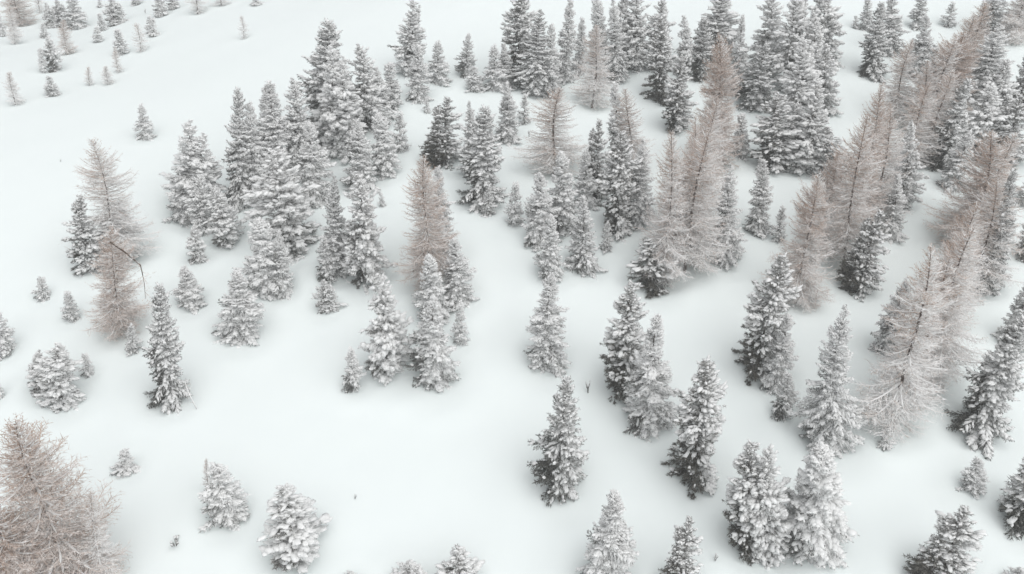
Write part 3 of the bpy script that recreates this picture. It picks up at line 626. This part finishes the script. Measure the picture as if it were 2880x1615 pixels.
def pine_proto(seed, H, R, dz=0.34, per=7, snow=0.88, blade=0.27, gap=0.0, blunt=0.55, tuft=0.42, clump=1.0, twin=None, lee=0.0):
    rng = np.random.default_rng(seed)
    tr, axis = stem(rng, H * .97, 0.04 + 0.009 * H, 0.03 * H, 'trunk', M_BARK)
    nd, sn = Col(), Col()
    tops = [(0.0, 0.0, H, R if twin is None else R * .82)]
    if twin is not None:             # a forked crown: further leaders beside the stem
        for (ax_, ay_, hh, rr) in twin:
            tops.append((ax_ * R, ay_ * R, hh * H, rr * R))
            sp = np.linspace(0, 1, 6)
            nd.tube(np.stack([ax_ * R * sp, ay_ * R * sp, hh * H * (.12 + .82 * sp)], 1), .05 + .008 * H * (1 - sp), 5, 0.1, .5)
    for (ox, oy, Ht, Rt) in tops:
        pine_crown(rng, nd, sn, axis, ox, oy, Ht, Rt, dz, per, snow, blade, gap, blunt, tuft, clump, lee)
    return dict(H=H, R=R, lee=lee, trunk=tr, crown=nd.mesh('crown', M_PINE), snow=sn.mesh('snow_cover', M_CLUMP, True))

def pine_crown(rng, nd, sn, axis, ox, oy, H, R, dz, per, snow, blade, gap, blunt, tuft, clump, lee):
    z = 0.12 + gap * H
    ph = rng.random() * 6
    lobes = rng.random(5) * 6
    while z < H * 0.975:
        u = z / H
        prof = (1 - u ** 1.6) ** (blunt + .25) * (0.80 + 0.20 * min(1, u / .25))
        prof *= 1 + 0.15 * math.sin(u * 11 + lobes[0]) + 0.09 * math.sin(u * 27 + lobes[1])
        nb = max(3, int(round(per * (0.5 + 0.65 * prof) * rng.uniform(.75, 1.25))))
        for b in range(nb):
            ph += 2.399 + rng.normal(0, .4)
            a = ph
            Lb = max(.2, R * prof * rng.uniform(.62, 1.14) * (1 + 0.22 * math.sin(a * 2 + lobes[2] + u * 4) + .14 * math.sin(3 * a + lobes[3])))
            if rng.random() < 0.06: Lb *= 1.3
            az = np.array([math.cos(a), math.sin(a), 0]); sd = np.array([-math.sin(a), math.cos(a), 0])
            e0 = -0.30 + 0.95 * u ** 1.2 + rng.normal(0, .14)
            up = 0.30 + 0.15 * u
            z0 = max(.06, z + rng.uniform(-1.2, 1.2) * dz)
            ax = axis(z0); o = np.array([ax[0] + ox, ax[1] + oy, z0])
            expo = 0.5 + 0.5 * math.cos(a - WIND)
            slough = 0.5 + 0.5 * math.sin(a + u * 8 + lobes[4]) * math.sin(u * 6 - a * 2 + lobes[3])
            bare = max(_sm((slough - .55) / .25) * (1 - .75 * expo) * (1 - .55 * u), lee * _sm((.50 - expo) / .28) * _sm((.62 - u) / .35))
            m = max(3, int(round(Lb / tuft * 3.5)))
            s = np.clip(0.12 + 0.88 * rng.random(m) ** .65, 0, 1); s[0] = 1.0
            lat = rng.uniform(-1, 1, m) * (.15 + .32 * (1 - s)) * min(Lb, 1.6); lat[0] = 0
            P = o + az * (Lb * s * math.cos(e0))[:, None] + sd * lat[:, None]
            P[:, 2] += Lb * (math.sin(e0) * s - .34 * (1 - u) * s ** 1.5 + up * .40 * s ** 4) + rng.normal(0, .05, m)
            TD = unit(az * .9 + sd * (lat * 1.1)[:, None] + np.array([0, 0, 1.0]) * (rng.uniform(-.6, .45, m) + .55 * u)[:, None])
            if Lb > .7:
                ss = np.linspace(0, .9, 4)
                lp = o + az * (Lb * ss * math.cos(e0))[:, None]; lp[:, 2] += Lb * (math.sin(e0) * ss - .34 * (1 - u) * ss ** 1.5)
                nd.tube(lp, np.array([.04, .03, .022, .012]), 3, 0.15, 0.6)
            cnt = 15
            idx = np.repeat(np.arange(m), cnt)
            k = len(idx)
            t = rng.random(k) * .34
            rd = unit(rng.normal(size=(k, 3)))
            BP = P[idx] - TD[idx] * (t - .10)[:, None]
            BD = unit(TD[idx] * .85 + rd * .95 + np.array([0, 0, -.22]))
            fr = rime_values(rng, 0.54 + 0.34 * expo * (.6 + .4 * u) + .30 * u - .9 * bare, k)
            nd.blades(BP, BD, blade * rng.uniform(.6, 1.2, k), blade * .20 * rng.uniform(.8, 1.3, k), unit(np.cross(BD, rng.normal(size=(k, 3)))), fr, rng.random(k))
            ps = snow * (0.64 + 0.42 * expo + 0.42 * u) * (1 - .95 * bare)
            keep = rng.random(m) < ps
            if keep.any():
                kk = keep.sum()
                q = clump * np.clip(.55 + Lb * .3, .5, 1.15) * rng.uniform(.40, 1.35, kk)
                C = P[keep] - TD[keep] * .03; C[:, 2] += .085 * q
                DD = unit(TD[keep] * np.array([1, 1, .8]) + rng.normal(0, .18, (kk, 3)))
                sn.blobs(C, DD, .31 * q, .140 * q, .118 * q, rng, .44)
        z += dz * rng.uniform(.8, 1.2) * (1.0 if u < .85 else .7)

def larch_proto(seed, H, R, per_m=14.0, gap=0.05, power=0.48, tw=1.0, dens=1.0, droop=0.22):
    rng = np.random.default_rng(seed)
    tr, axis = stem(rng, H, 0.04 + 0.0085 * H, 0.025 * H, 'trunk', M_LBARK)
    c, sn = Col(), Col()
    n = int(H * per_m)
    lobes = rng.random(4) * 6
    us = gap + (1 - gap) * (np.arange(n) + rng.random(n)) / n * .99
    for i, u in enumerate(us):
        a = i * 2.399 + rng.normal(0, .4)
        prof = (1 - u) ** power * (.72 + .28 * min(1, (u - gap + .02) / .16))
        prof *= 1 + .15 * math.sin(u * 14 + lobes[0])
        Lb = max(.25, R * prof * rng.uniform(.55, 1.25) * (1 + .15 * math.sin(2 * a + lobes[1])))
        az = np.array([math.cos(a), math.sin(a), 0]); sd = np.array([-math.sin(a), math.cos(a), 0])
        e0 = -0.28 + 0.95 * u ** 1.5 + rng.normal(0, .14)
        dr = droop * (1 - u) + rng.normal(0, .05); tip = .30 + rng.normal(0, .06); bend = rng.normal(0, .10)
        z0 = u * H; ax = axis(z0); o = np.array([ax[0], ax[1], z0])
        def pt(s):
            s = np.asarray(s)[:, None]
            return o + az * (Lb * s * math.cos(e0)) + sd * (Lb * bend * s ** 2) + np.array([0, 0, 1]) * (Lb * (math.sin(e0) * s - dr * s ** 1.6 + tip * s ** 3))
        rime = float(np.clip(.38 + (1.02 - u) * .98 + rng.normal(0, .16) + .22 * math.cos(a - WIND), 0.05, 1))
        ss = np.linspace(0, 1, 6)
        bp = pt(ss)
        r0 = (.018 + .016 * Lb) * tw
        c.tube(bp, r0 * (1 - ss * .78), 3, min(1, rime * .55), rng.random())
        # a ridge of snow along the limbs
        if rng.random() < .30 + .65 * rime:
            s0 = rng.uniform(0, .25); s1 = rng.uniform(.6, 1.0)
            st = np.linspace(s0, s1, 6)
            C = pt(st); C[:, 2] += r0 * (1 - st * .7) * .9
            rr = (.026 + r0 * 1.05) * (1 - .55 * st) * rng.uniform(.55, 1.35, 6); rr[0] *= .4; rr[-1] *= .3
            sn.tube(C, rr, 4)
        # side twigs and their spur shoots
        m = max(4, int(Lb * 8 * dens))
        s = .12 + .88 * (np.arange(m) + rng.random(m)) / m
        P = pt(s)
        T = unit(pt(np.clip(s + .04, 0, 1.04)) - pt(s - .04))
        sg = np.where(np.arange(m) % 2 == 0, 1.0, -1.0)
        TD = unit(T * .75 + sd * (sg * rng.uniform(.45, 1.0, m))[:, None] + np.array([0, 0, 1.]) * rng.uniform(-.55, .35, m)[:, None])
        TL = np.clip(.55 * Lb * (1 - .70 * s) * rng.uniform(.5, 1.25, m), .16, 1.2)
        fr = np.clip(rime * .85 + rng.normal(0, .22, m), 0, 1)
        for rot in (0, 1):
            S = unit(np.cross(TD, np.array([0, 0, 1.0]) + rng.normal(0, .2, (m, 3))))
            if rot: S = np.cross(S, TD)
            c.blades(P, TD, TL, np.full(m, .040 * tw), S, fr, rng.random(m))
        # sub twigs
        k = np.maximum(2, (TL * 8 * dens).astype(int)); idx = np.repeat(np.arange(m), k); kk = len(idx)
        t = rng.uniform(.12, 1, kk)
        Q = P[idx] + TD[idx] * (TL[idx] * t)[:, None]
        rd = unit(rng.normal(size=(kk, 3)) + np.array([0, 0, -.15]))
        QD = unit(TD[idx] * .9 + rd * .9)
        c.blades(Q, QD, np.clip(TL[idx] * rng.uniform(.2, .5, kk), .08, .42), np.full(kk, .032 * tw), unit(np.cross(QD, rng.normal(size=(kk, 3)))), np.clip(fr[idx] + rng.normal(0, .2, kk), 0, 1), rng.random(kk))
    if not sn.V:
        sn.blobs(np.array([[0, 0, .05]]), np.array([[1., 0, 0]]), np.array([.2]), np.array([.15]), np.array([.05]), rng)
    return dict(H=H, R=R, trunk=tr, crown=c.mesh('crown', M_LARCH), snow=sn.mesh('snow_cover', M_CLUMP, True))

def twig_proto(seed, H, R):
    """tips of a buried seedling sticking out of the snow"""
    rng = np.random.default_rng(seed)
    st, nd, sn = Col(), Col(), Col()
    for j in range(5):
        a = rng.random() * 6.28
        e = np.array([math.cos(a) * R * rng.uniform(.3, 1), math.sin(a) * R * rng.uniform(.3, 1), H * rng.uniform(.5, 1.0)])
        pts = np.array([(0, 0, -.15), e * np.array([.45, .45, .55]), e])
        st.tube(pts, np.array([.02, .014, .008]), 4)
        k = 26
        t = rng.uniform(.35, 1, k)
        P = np.stack([np.interp(t, [0, .5, 1], pts[:, q]) for q in range(3)], 1)
        D = unit(unit(e)[None] * .6 + unit(rng.normal(size=(k, 3))))
        nd.blades(P, D, rng.uniform(.08, .15, k), np.full(k, .04), unit(np.cross(D, rng.normal(size=(k, 3)))), np.clip(rng.normal(.25, .25, k), 0, 1), rng.random(k))
        sn.blobs(e[None] * np.array([.8, .8, .9]) + np.array([[0, 0, .03]]), unit(e)[None], np.array([.12]), np.array([.06]), np.array([.04]), rng)
    return dict(H=H, R=R, trunk=st.mesh('stem', M_BARK, True), crown=nd.mesh('needles', M_NEEDLE), snow=sn.mesh('snow_cover', M_CLUMP, True))

PROTO = {
    'S': [spruce_proto(11, 6.0, 1.45, dz=.24), spruce_proto(12, 6.5, 1.6, dz=.25, snow=.95), spruce_proto(13, 5.5, 1.3, dz=.24, snow=.75, lee=1.0),
          spruce_proto(14, 9.5, 2.1), spruce_proto(15, 10.0, 2.2, snow=.95, power=.72), spruce_proto(16, 9.0, 2.0, snow=.75, lee=1.0), spruce_proto(17, 10.5, 2.2, clump=1.25, power=.65),
          spruce_proto(18, 14.0, 2.8, dz=.31), spruce_proto(19, 13.5, 2.6, dz=.31, snow=.78, clump=1.15, power=.7, lee=1.0), spruce_proto(20, 15.0, 3.0, dz=.32, snow=.95)],
    'P': [pine_proto(30, 11.0, 2.4, dz=.40, snow=.9, lee=.9), pine_proto(31, 5.0, 1.5, dz=.32, twin=[(.45, -.2, .8, .6)]), pine_proto(32, 5.5, 1.5, dz=.30, snow=.8, blunt=.4, lee=1.0),
          pine_proto(33, 9.0, 2.3, dz=.36), pine_proto(34, 9.5, 2.2, dz=.36, snow=.95, clump=1.2), pine_proto(35, 8.5, 2.2, dz=.40, snow=.75, twin=[(-.4, .1, .86, .62)], lee=1.0), pine_proto(36, 10.0, 2.4, dz=.38, blunt=.4, gap=.02),
          pine_proto(37, 13.5, 3.0, dz=.42), pine_proto(38, 13.0, 2.9, dz=.48, snow=.95, clump=1.2, twin=[(.42, .15, .9, .6)]), pine_proto(39, 12.5, 2.8, dz=.42, snow=.78, blunt=.45, lee=1.0)],
    'N': [spruce_proto(51, 5.0, .85, dz=.22, power=.6, twig=.16, blade=.16), spruce_proto(52, 9.5, 1.3, dz=.25, power=.65), spruce_proto(53, 13.0, 1.6, dz=.27, power=.75, snow=.75, lee=1.0)],
    'J': [spruce_proto(61, 2.6, .72, dz=.17, per=5, twig=.13, blade=.14, clump=.75), spruce_proto(62, 2.8, .75, dz=.18, per=5, twig=.13, blade=.14, clump=.75, snow=.7, power=.7),
          spruce_proto(63, 3.4, .8, dz=.19, per=5, twig=.14, blade=.15, clump=.8), spruce_proto(64, 1.9, .62, dz=.15, per=5, twig=.12, blade=.12, clump=.7)],
    'L': [larch_proto(71, 7.0, 1.8, per_m=24), larch_proto(72, 6.0, 1.5, per_m=26, power=.5), larch_proto(73, 12.5, 2.9, per_m=20), larch_proto(74, 15.5, 3.2, per_m=19),
          larch_proto(75, 17.0, 3.4, per_m=18, gap=.08), larch_proto(76, 14.0, 3.4, per_m=22, droop=.30, power=.45, dens=1.2)],
    'F': [larch_proto(81, 4.0, 1.0, per_m=30, dens=1.3), larch_proto(82, 5.0, 1.2, per_m=24, power=.45), larch_proto(83, 12.5, 2.6, per_m=22), larch_proto(84, 16.0, 3.2, per_m=19, droop=.28, power=.5), larch_proto(85, 14.0, 2.8, per_m=21, power=.55)],
    'T': [twig_proto(91, .8, .35), twig_proto(92, .5, .5)],
}
NAMES = {'S': 'snowy_spruce', 'P': 'stone_pine', 'N': 'slender_spruce', 'J': 'young_spruce', 'L': 'bare_larch', 'F': 'frosted_larch', 'T': 'buried_seedling'}
GROUPS = {'S': 'snow-laden conifers on the slope', 'P': 'snow-laden conifers on the slope', 'N': 'snow-laden conifers on the slope', 'J': 'young conifers in the snow',
          'L': 'bare larches on the slope', 'F': 'bare larches on the slope', 'T': 'seedlings buried in the snow'}
WIDE = {'S': 1.16, 'N': 1.18, 'J': 1.15, 'P': 1.10, 'L': 1.27, 'F': 1.27}
CATS = {'S': 'tree', 'P': 'tree', 'N': 'tree', 'J': 'sapling', 'L': 'tree', 'F': 'tree', 'T': 'seedling'}

def place_trees():
    rng = random.Random(5)
    uses = {}
    for (kind, x, y, h, D, lean, rime, label) in TREES:
        stripped = rime < .62 and kind in 'SPN'
        best = sorted(PROTO[kind], key=lambda p: (abs(math.log(p['H'] / h)) > .30, (2.5 if bool(p.get('lee')) != stripped else 0) + uses.get(id(p), 0) + 2.5 * abs(math.log(p['H'] / h)) + 1.2 * abs(math.log((p['R'] / p['H']) / (.5 * D / h))) + rng.random() * .5))
        if abs(math.log(best[0]['H'] / h)) > .30:
            best = sorted(PROTO[kind], key=lambda p: abs(math.log(p['H'] / h)) + (.12 if bool(p.get('lee')) != stripped else 0))
        p = best[0]
        uses[id(p)] = uses.get(id(p), 0) + 1
        e = link(bpy.data.objects.new(NAMES[kind], None))
        e.empty_display_size = .5
        z = float(surface(np.array([x]), np.array([y]))[0])
        e.location = (x, y, z - .05)
        sz = h / p['H']; sx = .5 * D / p['R'] * WIDE.get(kind, 1.0)
        asym = rng.uniform(-.09, .09)
        e.scale = (sx * (1 + asym), sx * (1 - asym), sz)
        sway = .03 if kind in 'SPNJT' else .025
        rot = rng.uniform(-.75, .75)
        e.rotation_mode = 'ZXY'
        e.rotation_euler = (rng.gauss(0, sway), math.atan(lean), rot)
        e['label'] = label; e['category'] = CATS[kind]; e['group'] = GROUPS[kind]
        for part in ('trunk', 'crown', 'snow'):
            nm = {'trunk': 'trunk', 'crown': 'crown', 'snow': 'snow_cover'}[part]
            if kind == 'T': nm = {'trunk': 'stem', 'crown': 'needles', 'snow': 'snow_cover'}[part]
            o = bpy.data.objects.new(nm, p[part])
            o.color = (rime, 1, 1, 1)
            if part == 'snow':
                o['kind'] = 'stuff'
                link(o, crown_ob)
            else:
                link(o, e)
            if part == 'crown':
                crown_ob = o

def twig_spray(rng, c, sn, pts, n, length, rime):
    """thin bare twigs along a polyline"""
    pts = np.asarray(pts, float)
    t = np.sort(rng.random(n)) * (len(pts) - 1.001)
    i = t.astype(int); f = (t - i)[:, None]
    P = pts[i] * (1 - f) + pts[i + 1] * f
    T = unit(pts[i + 1] - pts[i])
    D = unit(T * .25 + unit(rng.normal(size=(n, 3)) * np.array([1, 1, .35]) + np.array([0, 0, -.25])))
    L = length * rng.uniform(.4, 1.2, n)
    S = unit(np.cross(D, np.array([0, 0, 1.0]) + rng.normal(0, .3, (n, 3))))
    fr = np.clip(rng.normal(rime, .25, n), 0, 1)
    c.blades(P, D, L, np.full(n, .045), S, fr, rng.random(n))
    k = 4
    idx = np.repeat(np.arange(n), k)
    Q = P[idx] + D[idx] * (L[idx] * rng.uniform(.2, 1, n * k))[:, None]
    QD = unit(D[idx] + unit(rng.normal(size=(n * k, 3))) * .9)
    c.blades(Q, QD, L[idx] * rng.uniform(.2, .45, n * k), np.full(n * k, .04), unit(np.cross(QD, rng.normal(size=(n * k, 3)))), np.clip(fr[idx] + rng.normal(0, .2, n * k), 0, 1), rng.random(n * k))

def build_broken_top():
    """the snapped-off top of the brown-topped larch, hung up on its stem with the tip dangling"""
    rng = np.random.default_rng(404)
    p0, p1, p2 = [np.array(p) for p in SNAP]
    e = link(bpy.data.objects.new('broken_larch_top', None)); e.location = p0
    e['label'] = 'dark broken larch top jutting right from the brown-topped larch, its tip hanging down'
    e['category'] = 'branch'
    st = Col(); q = (p0 + p1) / 2 + np.array([0, 0, .15])
    st.tube(np.array([p0 - (p1 - p0) * .06, q, p1]) - p0, np.array([.085, .08, .065]), 7)
    link(bpy.data.objects.new('stem', st.mesh('stem', M_DEAD, True)), e)
    hg = Col(); m = (p1 + p2) / 2 + np.array([.12, 0, 0])
    hg.tube(np.array([p1 + np.array([-.03, 0, .08]), p1 + (m - p1) * .5, m, p2]) - p0, np.array([.055, .045, .035, .015]), 6)
    link(bpy.data.objects.new('hanging_tip', hg.mesh('hanging_tip', M_DEAD, True)), e)
    tw, sn = Col(), Col()
    twig_spray(rng, tw, sn, np.array([p1, m, p2]) - p0, 34, 1.1, .55)
    twig_spray(rng, tw, sn, np.array([p0, q, p1]) - p0, 12, .7, .4)
    link(bpy.data.objects.new('twigs', tw.mesh('twigs', M_LARCH)), e)['kind'] = 'stuff'
    w = np.array([p0 + (p1 - p0) * .45, p0 + (p1 - p0) * .62, p0 + (p1 - p0) * .75]) - p0; w[:, 2] += .17
    sn.tube(w, np.array([.01, .035, .012]), 5)
    link(bpy.data.objects.new('snow_cover', sn.mesh('snow_cover', M_CLUMP, True)), e)

def build_fallen_branch():
    rng = np.random.default_rng(405)
    a, b, c_ = [np.array(p) for p in SNAG]
    a[2] = float(surface(np.array([a[0]]), np.array([a[1]]))[0]) + .03
    e = link(bpy.data.objects.new('fallen_branch', None)); e.location = a
    e['label'] = 'crooked snow-crusted dead branch leaning in the snow right of the tall narrow spruce'
    e['category'] = 'branch'
    st = Col()
    P = np.array([a + (a - b) * .25 + np.array([.1, 0, -.1]), a, b + np.array([.05, 0, 0]), (b + c_) / 2 + np.array([-.06, 0, .1]), c_]) - a
    st.tube(P, np.array([.015, .035, .05, .055, .04]), 7)
    link(bpy.data.objects.new('stem', st.mesh('stem', M_BARK, True)), e)
    tw, sn = Col(), Col()
    twig_spray(rng, tw, sn, P, 14, .45, .5)
    link(bpy.data.objects.new('twigs', tw.mesh('twigs', M_LARCH)), e)['kind'] = 'stuff'
    Q = P[1:].copy(); Q[:, 2] += .05
    sn.tube(Q, np.array([.025, .06, .055, .03]), 6)
    link(bpy.data.objects.new('snow_cover', sn.mesh('snow_cover', M_CLUMP, True)), e)

HAZE = 0.0008

def build_haze():
    """thin frozen mist over the whole slope"""
    x0, x1, y0, y1, z0, z1 = -915.0, 915.0, -85.0, 915.0, -22.0, 96.0
    V = np.array([(x, y, z) for x in (x0, x1) for y in (y0, y1) for z in (z0, z1)], float)
    F = np.array([(0, 1, 3, 2), (4, 6, 7, 5), (0, 4, 5, 1), (2, 3, 7, 6), (0, 2, 6, 4), (1, 5, 7, 3)])
    m = bpy.data.materials.new('haze'); m.use_nodes = True
    n, l = m.node_tree.nodes, m.node_tree.links
    n.remove(n['Principled BSDF'])
    v = n.new('ShaderNodeVolumePrincipled')
    v.inputs['Color'].default_value = (0.93, 0.95, 0.95, 1)
    v.inputs['Density'].default_value = HAZE
    l.new(v.outputs['Volume'], n['Material Output'].inputs['Volume'])
    o = link(bpy.data.objects.new('haze', mesh_from('haze', V, F, m)))
    o['kind'] = 'stuff'

build_ground()
place_trees()
build_broken_top()
build_fallen_branch()
if HAZE: build_haze()
